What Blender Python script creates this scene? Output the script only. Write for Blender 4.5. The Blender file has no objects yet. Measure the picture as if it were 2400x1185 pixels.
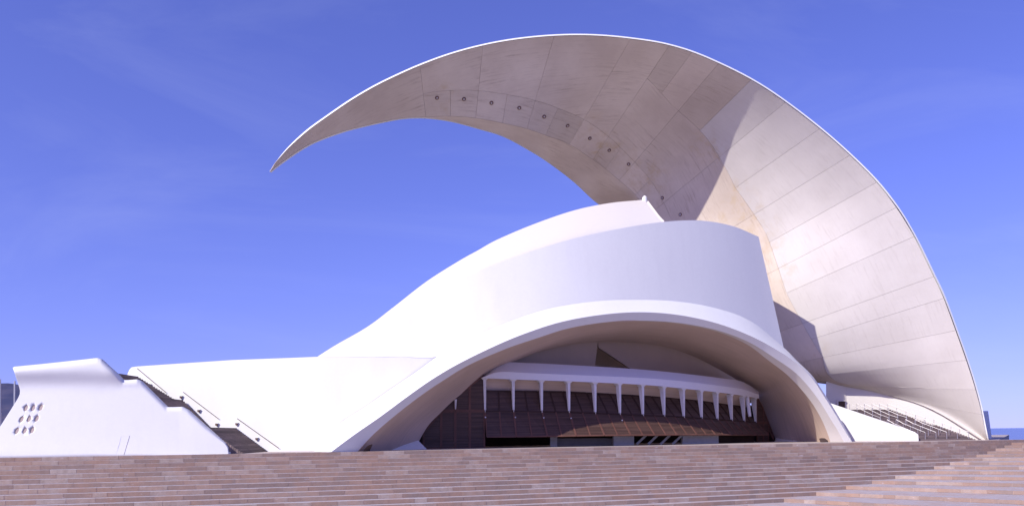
import bpy, math, random
from mathutils import Vector, Matrix
random.seed(7)
S = bpy.context.scene
C = S.collection

# ------------------------------------------------------------------ camera
F, CX, H0, ROLL, EYE = 2000.0, 1200.0, 1015.5, math.atan(0.0124), 1.75
cr_, sr_ = math.cos(ROLL), math.sin(ROLL)
cam_d = bpy.data.cameras.new('camera')
cam = bpy.data.objects.new('camera', cam_d); C.objects.link(cam)
cam_d.sensor_width = 36.0; cam_d.lens = 36.0*F/2400.0
cam_d.shift_y = (H0-592.5)/2400.0
cam_d.clip_start = 0.5; cam_d.clip_end = 30000
cam.matrix_world = Matrix(((cr_, sr_, 0, 0), (0, 0, -1, 0), (-sr_, cr_, 0, EYE), (0, 0, 0, 1)))
S.camera = cam

# ------------------------------------------------------------------ sun, sky, exposure
TO_SUN = Vector((-0.60, -0.52, 0.61)).normalized()
SUN_EL = math.asin(TO_SUN.z); SUN_AZ = math.atan2(TO_SUN.x, TO_SUN.y)
sd = bpy.data.lights.new('sun', 'SUN'); sd.energy = 3.9; sd.angle = math.radians(0.5); sd.color = (1.0, 0.965, 0.90)
sun = bpy.data.objects.new('sun', sd); C.objects.link(sun)
sun.rotation_euler = TO_SUN.to_track_quat('Z', 'Y').to_euler()
W = bpy.data.worlds.new('World'); S.world = W; W.use_nodes = True
nt = W.node_tree; nt.nodes.clear()
o = nt.nodes.new('ShaderNodeOutputWorld'); bg = nt.nodes.new('ShaderNodeBackground')
sk = nt.nodes.new('ShaderNodeTexSky'); sk.sky_type = 'NISHITA'; sk.sun_disc = False
sk.sun_elevation = SUN_EL; sk.sun_rotation = SUN_AZ; sk.air_density = 1.0; sk.dust_density = 1.0; sk.ozone_density = 1.8; sk.altitude = 0
tint = nt.nodes.new('ShaderNodeMix'); tint.data_type = 'RGBA'; tint.blend_type = 'MULTIPLY'; tint.inputs[0].default_value = 1
tint.inputs[7].default_value = (0.68, 0.60, 1.30, 1)
# thin wisps of high cloud
tc = nt.nodes.new('ShaderNodeTexCoord'); mp = nt.nodes.new('ShaderNodeMapping')
mp.inputs['Rotation'].default_value = (0.2, 0.75, 0.3); mp.inputs['Scale'].default_value = (1.2, 4.0, 6.0)
ns = nt.nodes.new('ShaderNodeTexNoise'); ns.inputs['Scale'].default_value = 1.3; ns.inputs['Detail'].default_value = 7; ns.inputs['Roughness'].default_value = 0.6
ns.inputs['Distortion'].default_value = 0.6
rp = nt.nodes.new('ShaderNodeMapRange'); rp.inputs[1].default_value = 0.52; rp.inputs[2].default_value = 0.85; rp.inputs[3].default_value = 0; rp.inputs[4].default_value = 0.10
cl = nt.nodes.new('ShaderNodeMix'); cl.data_type = 'RGBA'; cl.inputs[7].default_value = (5.2, 5.6, 7.6, 1)
nt.links.new(tc.outputs['Generated'], mp.inputs[0]); nt.links.new(mp.outputs[0], ns.inputs['Vector'])
nt.links.new(ns.outputs['Fac'], rp.inputs[0]); nt.links.new(rp.outputs[0], cl.inputs[0])
va = nt.nodes.new('ShaderNodeVectorMath'); va.operation = 'ADD'; va.inputs[1].default_value = (0, 0, 0.055)
vn = nt.nodes.new('ShaderNodeVectorMath'); vn.operation = 'NORMALIZE'
nt.links.new(tc.outputs['Generated'], va.inputs[0]); nt.links.new(va.outputs[0], vn.inputs[0]); nt.links.new(vn.outputs[0], sk.inputs[0])
nt.links.new(sk.outputs[0], tint.inputs[6]); nt.links.new(tint.outputs[2], cl.inputs[6])
nt.links.new(cl.outputs[2], bg.inputs[0]); nt.links.new(bg.outputs[0], o.inputs[0])
bg.inputs[1].default_value = 0.122
S.view_settings.view_transform = 'Standard'; S.view_settings.look = 'None'
S.view_settings.gamma = 1; S.view_settings.use_curve_mapping = False
S.view_settings.exposure = 0.40
S.render.engine = 'CYCLES'
S.render.resolution_x = 1024; S.render.resolution_y = 505

# ------------------------------------------------------------------ helpers
def P(px, py, d):
    a = (px-CX)/F; b = -(py-H0)/F
    return Vector(((a*cr_+b*sr_)*d, d, EYE+(b*cr_-a*sr_)*d))
def hor(px): return H0-0.0124*(px-CX)
def proj(p):
    x = p.x/p.y; z = (p.z-EYE)/p.y
    a = x*cr_-z*sr_; b = x*sr_+z*cr_
    return CX+a*F, H0-b*F
def PZ(px, z, d):                                   # point at image column px, height z, distance d
    return P(px, hor(px)-(z-EYE)*F/d, d)
def cat(pts, t):
    n = len(pts)-1; t = max(0.0, min(n-1e-6, t)); i = int(t); u = t-i
    p1, p2 = pts[i], pts[i+1]
    p0 = pts[i-1] if i > 0 else tuple(2*a-b for a, b in zip(p1, p2))
    p3 = pts[i+2] if i+2 <= n else tuple(2*b-a for a, b in zip(p1, p2))
    r = []
    for a, b, c, d in zip(p0, p1, p2, p3):
        r.append(0.5*(2*b+(c-a)*u+(2*a-5*b+4*c-d)*u*u+(3*b-a-3*c+d)*u**3))
    return tuple(r)
def lin(pts, t):
    n = len(pts)-1; t = max(0.0, min(n-1e-6, t)); i = int(t); u = t-i
    return tuple(a*(1-u)+b*u for a, b in zip(pts[i], pts[i+1]))
def interp(x, xs, ys):
    if x <= xs[0]: return ys[0]
    for i in range(len(xs)-1):
        if x <= xs[i+1]:
            t = (x-xs[i])/(xs[i+1]-xs[i]); return ys[i]*(1-t)+ys[i+1]*t
    return ys[-1]
def sstep(t): t = max(0., min(1., t)); return t*t*(3-2*t)
def body(px):                                        # plan of the shell front: swelling towards the camera, turning away on the right
    xs = [300, 500, 745, 900, 1100, 1250, 1400, 1550, 1700, 1840]; ys = [101.5, 100.6, 99.8, 99.8, 101.2, 103.6, 106.9, 111.2, 116.5, 122.8]
    i = max(0, min(len(xs)-2, next((k for k in range(len(xs)-1) if px <= xs[k+1]), len(xs)-2)))
    return cat([(y,) for y in ys], i+(px-xs[i])/(xs[i+1]-xs[i]))[0] if px > 300 else ys[0]
def chord(px): return 102.2/(1-0.4257*(px-CX)/F)     # the long front of the hall, turned 23 degrees from the picture

def mesh(name, verts, faces, mat, parent=None, smooth=False, uvs=None, attr=None, mats=None):
    me = bpy.data.meshes.new(name); me.from_pydata([tuple(v) for v in verts], [], faces); me.update()
    for m in (mat if isinstance(mat, list) else [mat]): me.materials.append(m)
    if smooth: me.polygons.foreach_set('use_smooth', [True]*len(me.polygons))
    if uvs:
        l = me.uv_layers.new(name='UVMap')
        flat = []
        for lp in me.loops: flat += list(uvs[lp.vertex_index])
        l.data.foreach_set('uv', flat)
    if attr:
        for an, vals in attr.items():
            a = me.attributes.new(an, 'FLOAT', 'POINT'); a.data.foreach_set('value', vals)
    if mats: me.polygons.foreach_set('material_index', mats)
    ob = bpy.data.objects.new(name, me); C.objects.link(ob)
    if parent: ob.parent = parent
    return ob
def root(name, loc, label, cat_, group=None, kind=None):
    e = bpy.data.objects.new(name, None); C.objects.link(e); e.location = loc; e.empty_display_size = 0.5
    if label: e['label'] = label
    if cat_: e['category'] = cat_
    if group: e['group'] = group
    if kind: e['kind'] = kind
    bpy.context.view_layer.update()
    return e
def under(ob, par):                                  # parent while keeping world coordinates
    ob.parent = par; ob.matrix_parent_inverse = Matrix.Translation(par.location).inverted() if par.type == 'EMPTY' else Matrix.Identity(4)
    return ob
def face_cam(verts, faces):
    n = Vector(); c = Vector()
    for f in faces[:: max(1, len(faces)//60)]:
        a, b, d = verts[f[0]], verts[f[1]], verts[f[2]]
        nn = (b-a).cross(d-a); n += nn if nn.dot(Vector((0, 0, EYE))-a) > 0 else nn
        c += a
    c /= max(1, len(faces[:: max(1, len(faces)//60)]))
    s = 0
    for f in faces[:: max(1, len(faces)//60)]:
        a, b, d = verts[f[0]], verts[f[1]], verts[f[2]]
        s += (b-a).cross(d-a).dot(Vector((0, 0, EYE))-a)
    if s < 0: faces[:] = [tuple(reversed(f)) for f in faces]
def grid(fn, nu, nv, close=False):
    vs, uv, fs = [], [], []
    for i in range(nu+1):
        for j in range(nv+1):
            vs.append(fn(i/nu, j/nv))
    for i in range(nu):
        for j in range(nv):
            a = i*(nv+1)+j; fs.append((a, a+1, a+nv+2, a+nv+1))
    # metric uv
    ul = 0
    uv = [(0, 0)]*len(vs); mid = nv//2
    for i in range(nu+1):
        if i: ul += (vs[i*(nv+1)+mid]-vs[(i-1)*(nv+1)+mid]).length
        vl = 0
        for j in range(nv+1):
            if j: vl += (vs[i*(nv+1)+j]-vs[i*(nv+1)+j-1]).length
            uv[i*(nv+1)+j] = (ul, vl)
    face_cam(vs, fs)
    return vs, fs, uv
def skirt(vs, fs, uv, nu, nv, th):
    # give a grid real thickness: own vertices for back and edges, so the front shades cleanly
    W_ = nv+1; nrm = [Vector() for _ in vs]
    for f in fs:
        q = (vs[f[1]]-vs[f[0]]).cross(vs[f[2]]-vs[f[0]])+(vs[f[2]]-vs[f[0]]).cross(vs[f[3]]-vs[f[0]])
        for i in f: nrm[i] += q
    nrm = [q.normalized() if q.length > 0 else Vector((0, -1, 0)) for q in nrm]
    n0 = len(vs); V = list(vs)+[p-n*th for p, n in zip(vs, nrm)]; U = list(uv)*2
    Fs = list(fs)+[tuple(n0+i for i in reversed(f)) for f in fs]; flat = len(Fs)
    loop = [i*W_ for i in range(nu)]+[nu*W_+j for j in range(nv)]+[i*W_+nv for i in range(nu, 0, -1)]+[j for j in range(nv, 0, -1)]
    b = len(V); m = len(loop)
    V += [vs[i] for i in loop]+[vs[i]-nrm[i]*th for i in loop]; U += [uv[i] for i in loop]*2
    a0, a1 = loop[0], loop[1]; 
    for k in range(m):
        k2 = (k+1) % m; Fs.append((b+k, b+m+k, b+m+k2, b+k2))
    # orient the edge faces outward
    c = sum((vs[i] for i in loop), Vector())/m; s_ = 0
    for f in Fs[flat:flat+m:max(1, m//16)]:
        q = (V[f[1]]-V[f[0]]).cross(V[f[2]]-V[f[0]]); s_ += q.dot(V[f[0]]-c)
    if s_ < 0: Fs[flat:] = [tuple(reversed(f)) for f in Fs[flat:]]
    return V, Fs, U, flat
def patch(name, A, B, mat, parent, nu=60, nv=10, thick=0.5, smooth=True, ease=None, curve=cat, bulge=0.0, attr=None):
    def fn(u, v):
        t = u*(len(A)-1); a = curve(A, t); b = curve(B, t)
        w = ease(v) if ease else v
        d = a[2]*(1-w)+b[2]*w - bulge*4*v*(1-v)
        return P(a[0]*(1-v)+b[0]*v, a[1]*(1-v)+b[1]*v, d)
    vs, fs, uv = grid(fn, nu, nv); flat = None
    if thick: vs, fs, uv, flat = skirt(vs, fs, uv, nu, nv, thick)
    ob = mesh(name, vs, fs, mat, None, smooth, uv)
    if flat and smooth: ob.data.polygons.foreach_set('use_smooth', [i < flat for i in range(len(ob.data.polygons))])
    under(ob, parent)
    return ob
def box_pts(a, b, up, w, h):                         # bar from a to b, width w (across), height h
    d = (b-a).normalized(); s = d.cross(up).normalized()*w/2; u = s.cross(d).normalized()*h/2
    vs = [a-s-u, a+s-u, a+s+u, a-s+u, b-s-u, b+s-u, b+s+u, b-s+u]
    fs = [(0, 3, 2, 1), (4, 5, 6, 7), (0, 1, 5, 4), (1, 2, 6, 5), (2, 3, 7, 6), (3, 0, 4, 7)]
    return vs, fs
class MB:
    def __init__(s): s.v = []; s.f = []
    def add(s, vs, fs):
        n = len(s.v); s.v += vs; s.f += [tuple(i+n for i in f) for f in fs]
    def bar(s, a, b, w, h, up=Vector((0, 0, 1))): s.add(*box_pts(a, b, up, w, h))
    def tube(s, a, b, r, n=8, r2=None):
        r2 = r if r2 is None else r2
        d = (b-a).normalized(); x = d.cross(Vector((0, 0, 1)) if abs(d.z) < .9 else Vector((1, 0, 0))).normalized(); y = d.cross(x)
        vs = [a+(x*math.cos(k*2*math.pi/n)+y*math.sin(k*2*math.pi/n))*r for k in range(n)]+[b+(x*math.cos(k*2*math.pi/n)+y*math.sin(k*2*math.pi/n))*r2 for k in range(n)]
        fs = [(k, (k+1) % n, n+(k+1) % n, n+k) for k in range(n)]+[tuple(range(n-1, -1, -1)), tuple(range(n, 2*n))]
        s.add(vs, fs)
    def prism(s, front, back):
        n = len(front); vs = list(front)+list(back)
        fs = [tuple(range(n)), tuple(range(2*n-1, n-1, -1))]+[(k, n+k, n+(k+1) % n, (k+1) % n) for k in range(n)]
        s.add(vs, fs)
    def build(s, name, mat, parent=None, smooth=False):
        me = bpy.data.meshes.new(name); me.from_pydata([tuple(v) for v in s.v], [], s.f); me.materials.append(mat)
        import bmesh
        bm = bmesh.new(); bm.from_mesh(me); bmesh.ops.recalc_face_normals(bm, faces=bm.faces); bm.to_mesh(me); bm.free()
        if smooth: me.polygons.foreach_set('use_smooth', [True]*len(me.polygons))
        ob = bpy.data.objects.new(name, me); C.objects.link(ob)
        if parent: under(ob, parent)
        return ob

# ------------------------------------------------------------------ materials
def new_mat(name, rough=0.8):
    m = bpy.data.materials.new(name); m.use_nodes = True
    b = m.node_tree.nodes['Principled BSDF']; b.inputs['Roughness'].default_value = rough
    b.inputs['Specular IOR Level'].default_value = 0.25
    return m, m.node_tree, b
def N(t, ty, **kw):
    n = t.nodes.new(ty)
    for k, v in kw.items(): setattr(n, k, v)
    return n
def noise(t, vec, scale, detail=4, rough=0.55, mapscale=None, rot=None):
    if mapscale:
        mp = N(t, 'ShaderNodeMapping'); mp.inputs['Scale'].default_value = mapscale
        if rot: mp.inputs['Rotation'].default_value = rot
        t.links.new(vec, mp.inputs[0]); vec = mp.outputs[0]
    n = N(t, 'ShaderNodeTexNoise'); n.inputs['Scale'].default_value = scale; n.inputs['Detail'].default_value = detail; n.inputs['Roughness'].default_value = rough
    t.links.new(vec, n.inputs['Vector']); return n.outputs['Fac']
def mrange(t, val, a, b, c, d):
    n = N(t, 'ShaderNodeMapRange'); n.inputs[1].default_value = a; n.inputs[2].default_value = b; n.inputs[3].default_value = c; n.inputs[4].default_value = d
    t.links.new(val, n.inputs[0]); return n.outputs[0]
def mixc(t, fac, a, b, mode='MIX'):
    n = N(t, 'ShaderNodeMix', data_type='RGBA', blend_type=mode)
    for sock, v in ((n.inputs[0], fac), (n.inputs[6], a), (n.inputs[7], b)):
        if isinstance(v, (int, float)): sock.default_value = v
        elif isinstance(v, tuple): sock.default_value = (*v, 1)
        else: t.links.new(v, sock)
    return n.outputs[2]
def mmul(t, a, b):
    n = N(t, 'ShaderNodeMath', operation='MULTIPLY')
    for s, v in zip(n.inputs, (a, b)):
        if isinstance(v, (int, float)): s.default_value = v
        else: t.links.new(v, s)
    return n.outputs[0]
def bump(t, b, h, strength, dist=0.02):
    n = N(t, 'ShaderNodeBump'); n.inputs['Strength'].default_value = strength; n.inputs['Distance'].default_value = dist
    t.links.new(h, n.inputs['Height']); t.links.new(n.outputs[0], b.inputs['Normal'])
def posn(t): return N(t, 'ShaderNodeNewGeometry').outputs['Position']

def white_paint(name, col=(0.765, 0.75, 0.71), dirt=0.06):
    m, t, b = new_mat(name, 0.6); p = posn(t)
    a = noise(t, p, 0.16, 5, 0.6)
    s = noise(t, p, 1.0, 4, 0.6, (0.9, 0.9, 0.10))
    c = mixc(t, mrange(t, a, 0.35, 0.7, 0, dirt*2.2), col, (0.66, 0.63, 0.60))
    c = mixc(t, mrange(t, s, 0.5, 0.8, 0, dirt*2.5), c, (0.60, 0.58, 0.56))
    c = mixc(t, mrange(t, noise(t, p, 2.6, 5, 0.7), 0.4, 0.75, 0, 0.22), c, tuple(v*0.86 for v in col))
    t.links.new(c, b.inputs['Base Color'])
    bump(t, b, noise(t, p, 0.7, 3), 0.25, 0.03)
    return m
def concrete(name, light, dark, streak=0.6, rand=0.86):
    m, t, b = new_mat(name, 0.95); b.inputs['Specular IOR Level'].default_value = 0.08
    uv = N(t, 'ShaderNodeUVMap').outputs[0]; p = posn(t)
    oi = N(t, 'ShaderNodeObjectInfo').outputs['Random']
    st = noise(t, uv, 1.0, 5, 0.7, (0.22, 2.6, 1))            # board marks running along the shell
    st2 = noise(t, uv, 1.0, 4, 0.7, (0.7, 6.0, 1))
    bl = noise(t, p, 0.12, 5, 0.6)
    c = mixc(t, mrange(t, bl, 0.32, 0.68, 0, 1), light, tuple(0.55*a+0.45*d for a, d in zip(light, dark)))
    msk = mmul(t, mrange(t, st, 0.52, 0.70, 0, streak), mrange(t, noise(t, p, 0.2, 3), 0.4, 0.6, 0.15, 1))
    c = mixc(t, msk, c, dark)
    c = mixc(t, mrange(t, st2, 0.6, 0.75, 0, streak*0.6), c, dark)
    tn = mrange(t, oi, 0, 1, rand, 1.04)
    cc = N(t, 'ShaderNodeCombineColor'); [t.links.new(tn, cc.inputs[i]) for i in range(3)]
    if rand: c = mixc(t, 1.0, c, cc.outputs[0], 'MULTIPLY')
    at = N(t, 'ShaderNodeAttribute', attribute_name='stain').outputs['Fac']
    f = mmul(t, at, mrange(t, noise(t, p, 0.5, 8, 0.75), 0.47, 0.66, 0, 0.6))
    c = mixc(t, f, c, (0.47, 0.33, 0.15))
    ck = noise(t, p, 0.35, 8, 0.75)
    t.links.new(c, b.inputs['Base Color'])
    bump(t, b, st, 0.35, 0.04)
    return m
M_WHITE = white_paint('white_render')
M_CREAM = white_paint('cream_white_render', (0.66, 0.61, 0.55), 0.08)
M_CONC = concrete('board_marked_concrete', (0.68, 0.58, 0.475), (0.41, 0.32, 0.25), 0.85)
M_CONC2 = concrete('pale_smooth_concrete', (0.62, 0.57, 0.515), (0.46, 0.41, 0.36), 0.55, 0.96)
M_JOINT, t, b = new_mat('concrete_joint', 0.9); b.inputs['Base Color'].default_value = (0.40, 0.35, 0.31, 1)
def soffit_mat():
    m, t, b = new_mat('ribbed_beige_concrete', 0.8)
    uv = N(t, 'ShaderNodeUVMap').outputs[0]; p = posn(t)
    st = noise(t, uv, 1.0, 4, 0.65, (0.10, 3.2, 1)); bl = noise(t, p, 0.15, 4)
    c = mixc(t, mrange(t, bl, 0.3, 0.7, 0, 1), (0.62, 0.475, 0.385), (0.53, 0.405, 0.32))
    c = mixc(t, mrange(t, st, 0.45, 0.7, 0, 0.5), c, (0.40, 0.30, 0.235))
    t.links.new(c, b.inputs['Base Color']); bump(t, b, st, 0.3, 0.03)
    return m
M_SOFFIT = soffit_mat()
def plain(name, col, rough=0.7, var=0.12, scale=1.5, metal=0.0, mapscale=None):
    m, t, b = new_mat(name, rough); p = posn(t)
    n = noise(t, p, scale, 5, 0.65, mapscale)
    c = mixc(t, mrange(t, n, 0.3, 0.7, 0, 1), tuple(x*(1+var) for x in col), tuple(x*(1-var) for x in col))
    t.links.new(c, b.inputs['Base Color']); b.inputs['Metallic'].default_value = metal
    return m
M_LUNETTE = plain('beige_plaster', (0.52, 0.40, 0.32), 0.85, 0.06, 0.3)
M_BEAM = white_paint('lilac_white_beam_paint', (0.74, 0.71, 0.72), 0.04)
M_COLUMN = plain('pale_column_concrete', (0.68, 0.64, 0.62), 0.8, 0.08, 1.2)
M_RED = plain('red_brown_timber_frame', (0.135, 0.062, 0.045), 0.55, 0.2, 1.0)
M_BROWN = plain('dark_brown_timber', (0.050, 0.024, 0.017), 0.6, 0.2, 1.0)
def louver_mat():
    m, t, b = new_mat('dark_louver_slats', 0.45); p = posn(t)
    n = noise(t, p, 1.0, 3, 0.6, (0.15, 0.15, 5.0))
    c = mixc(t, mrange(t, n, 0.35, 0.65, 0, 1), (0.055, 0.030, 0.023), (0.105, 0.060, 0.045))
    t.links.new(c, b.inputs['Base Color']); bump(t, b, n, 0.5, 0.05)
    return m
M_LOUVER = louver_mat()
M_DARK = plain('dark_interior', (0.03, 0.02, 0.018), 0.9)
M_GREY = plain('grey_interior_wall', (0.30, 0.27, 0.27), 0.9)
M_GLASS, t, b = new_mat('dark_glass', 0.08); b.inputs['Base Color'].default_value = (0.02, 0.02, 0.025, 1)
M_STEEL = plain('brushed_steel', (0.45, 0.42, 0.42), 0.4, 0.1, 2, 0.8)
M_RAILDK = plain('weathered_rail_metal', (0.16, 0.12, 0.10), 0.5, 0.2, 2, 0.3)
M_LAMP = plain('bronze_lamp_housing', (0.16, 0.09, 0.07), 0.5, 0.2, 3)
M_PORT = plain('brown_porthole_cover', (0.46, 0.36, 0.31), 0.7, 0.1, 3)
M_POLE = plain('galvanised_pole', (0.42, 0.42, 0.45), 0.5, 0.1, 1)
def stone_mat(name, a, b_, c_, guano=True):
    m, t, b = new_mat(name, 0.85); p = posn(t)
    ra = N(t, 'ShaderNodeAttribute', attribute_name='tint').outputs['Fac']
    cr = N(t, 'ShaderNodeValToRGB'); e = cr.color_ramp.elements
    e[0].position = 0; e[0].color = (*a, 1); e[1].position = 1; e[1].color = (*c_, 1)
    x = e.new(0.5); x.color = (*b_, 1); x = e.new(0.86); x.color = (*tuple(0.5*(u+v) for u, v in zip(b_, c_)), 1)
    t.links.new(ra, cr.inputs[0])
    n1 = noise(t, p, 1.6, 6, 0.7); n2 = noise(t, p, 9.0, 4, 0.7); n3 = noise(t, p, 0.5, 4, 0.6)
    c = mixc(t, mrange(t, n1, 0.35, 0.7, 0.0, 0.55), cr.outputs[0], tuple(v*0.62 for v in b_))
    c = mixc(t, mrange(t, n2, 0.6, 0.72, 0, 0.35), c, (0.09, 0.075, 0.07))
    c = mixc(t, mrange(t, n3, 0.45, 0.62, 0, 0.35), c, (0.40, 0.24, 0.16))
    if guano:
        g = noise(t, p, 1.0, 7, 0.75, (0.9, 0.9, 4.0))
        c = mixc(t, mrange(t, g, 0.63, 0.70, 0, 0.75), c, (0.62, 0.56, 0.58))
    t.links.new(c, b.inputs['Base Color'])
    bump(t, b, n1, 0.5, 0.03)
    return m
M_STONE = stone_mat('rose_brown_stone', (0.275, 0.205, 0.175), (0.36, 0.25, 0.195), (0.44, 0.355, 0.30))
M_TREAD = stone_mat('sunlit_tread_stone', (0.38, 0.33, 0.33), (0.43, 0.375, 0.375), (0.50, 0.46, 0.46), False)  # paler than the risers: light on the treads strengthened in the colour
M_MORTAR = plain('pale_mortar', (0.56, 0.44, 0.38), 0.9, 0.1, 2)
M_DSTEP = plain('dark_basalt_step', (0.20, 0.150, 0.135), 0.85, 0.25, 1.2, mapscale=(0.6, 0.6, 3))
nt2 = M_DSTEP.node_tree; b2 = nt2.nodes['Principled BSDF']; src = b2.inputs['Base Color'].links[0].from_socket
oi2 = nt2.nodes.new('ShaderNodeObjectInfo').outputs['Random']; tn2 = mrange(nt2, oi2, 0, 1, 0.72, 1.3); cc2 = nt2.nodes.new('ShaderNodeCombineColor')
[nt2.links.new(tn2, cc2.inputs[i]) for i in range(3)]
nt2.links.new(mixc(nt2, 1.0, src, cc2.outputs[0], 'MULTIPLY'), b2.inputs['Base Color'])
M_DTREAD = plain('basalt_tread', (0.24, 0.19, 0.175), 0.85, 0.2, 1.5)
M_PAVE = plain('plaza_paving', (0.42, 0.35, 0.31), 0.85, 0.12, 0.6)

# ------------------------------------------------------------------ ground, hill
def sea_mat():
    m, t, b = new_mat('calm_sea', 0.22); b.inputs['Base Color'].default_value = (0.02, 0.045, 0.12, 1); b.inputs['Specular IOR Level'].default_value = 0.6
    p = posn(t); bump(t, b, noise(t, p, 0.05, 4), 0.25, 0.6); return m
g = mesh('sea', [(-20000, -3000, -12), (20000, -3000, -12), (20000, 22000, -12), (-20000, 22000, -12)], [(0, 1, 2, 3)], sea_mat()); g['kind'] = 'structure'
def hill_mat():
    m, t, b = new_mat('hazy_blue_hillside', 0.95); p = posn(t)
    n = noise(t, p, 0.004, 8, 0.65)
    z = N(t, 'ShaderNodeSeparateXYZ'); t.links.new(p, z.inputs[0])
    c = mixc(t, mrange(t, n, 0.4, 0.6, 0, 1), (0.045, 0.050, 0.105), (0.085, 0.078, 0.125))  # blue haze of distance put into the hillside colours
    low = mrange(t, z.outputs[2], 30, 170, 1, 0)
    c = mixc(t, mmul(t, low, mrange(t, n, 0.38, 0.55, 0.2, 1)), c, (0.17, 0.12, 0.12))
    t.links.new(c, b.inputs['Base Color']); return m
def hillfn(u, v):
    X = -5200+u*3600; top = interp(X, [-5200, -3600, -2480, -2300, -2130, -2000, -1900, -1600], [300, 380, 295, 280, 262, 235, 195, 60])
    X0 = X*4000/4000
    h = top*math.sin(min(1, v*1.0)*math.pi/2)**0.8 if v < 1 else top
    h += (math.sin(X*0.021)+math.sin(X*0.047+v*9))*6*v
    return Vector((X0-0*v, 3700+v*900, -12+h*(1 if v > 0 else 0)))
vs, fs, uv = grid(hillfn, 120, 16)
hl = mesh('hills', vs, fs, hill_mat(), None, True); hl['kind'] = 'structure'
m = MB(); a = P(-60, 994, 420); b_ = P(16, 993.5, 420)
m.prism([Vector((a.x, 420, -12)), Vector((b_.x, 420, -12)), b_, a], [Vector((a.x, 440, -12)), Vector((b_.x, 440, -12)), b_+Vector((0, 20, 0)), a+Vector((0, 20, 0))])
q = m.build('harbour_wall', plain('pale_harbour_wall', (0.5, 0.42, 0.42), 0.9)); q['label'] = 'pale low harbour wall at the foot of the dark hill, far left'; q['category'] = 'wall'

# ------------------------------------------------------------------ the wide stone steps
R_, D0 = 0.375, 1.75; CA, CB, CC, CT = 0.01012043, 0.00356546, -0.00068522, 0.0155
NK = 24
def yline(s, k): return (1-CT*k)/(CA-CB*s+CC*s*s)
corner_px = [2385, 2370, 2353.7, 2333, 2313, 2287.5, 2258, 2225, 2188, 2145, 2097, 2042, 1981, 1911, 1835, 1750]
corner_Y = [121.6, 120.6, 119.7, 118.6, 117.6, 116.2, 113.3, 109.9, 107.2, 103.4, 100.4, 97.6, 94.6, 91.2, 87.7, 84.6]
right_py = [1031.6, 1038.2, 1044.8, 1051.4, 1058.5, 1065.5, 1073, 1082, 1092.5, 1103.8, 1117.5, 1132, 1149.7, 1172, 1197, 1226]
Aline, Bline = [], []
for k in range(NK):
    z = -R_*k
    if k < 16: sc = (corner_px[k]-CX)/F; Yc = corner_Y[k]
    else:
        j = k-15; Xc = 23.3-4.4*j; Yc = 84.6-3.0*j; sc = Xc/Yc
    A = []
    s0 = -0.85
    for i in range(61):
        s = s0+(sc-s0)*i/60
        Y = yline(s, k)+(Yc-yline(sc, k))*sstep((s-sc+0.45)/0.45)**1.5
        A.append(Vector((s*Y, Y, z)))
    Aline.append(A)
    c = A[-1]
    if k < 16:
        Y2 = F*(D0+R_*k)/(right_py[k]-hor(2400)); r = Vector((0.6*Y2, Y2, z))
        if k < 7: r = Vector((0.6*(Yc+0.4-0.35*k), Yc+0.4-0.35*k, z))
    else:
        ang = math.radians(-52-2.0*(k-15)); r = c+Vector((math.cos(ang), math.sin(ang), 0))*22
    d = (r-c).normalized(); e = r+d*(34-0.3*k)
    Bline.append([c+(e-c)*(i/16) for i in range(17)])
lines = [Aline[k]+Bline[k][1:] for k in range(NK)]
n = len(lines[0])
st = root('wide_steps', (0, 100, 0), None, None, kind='structure')
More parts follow.
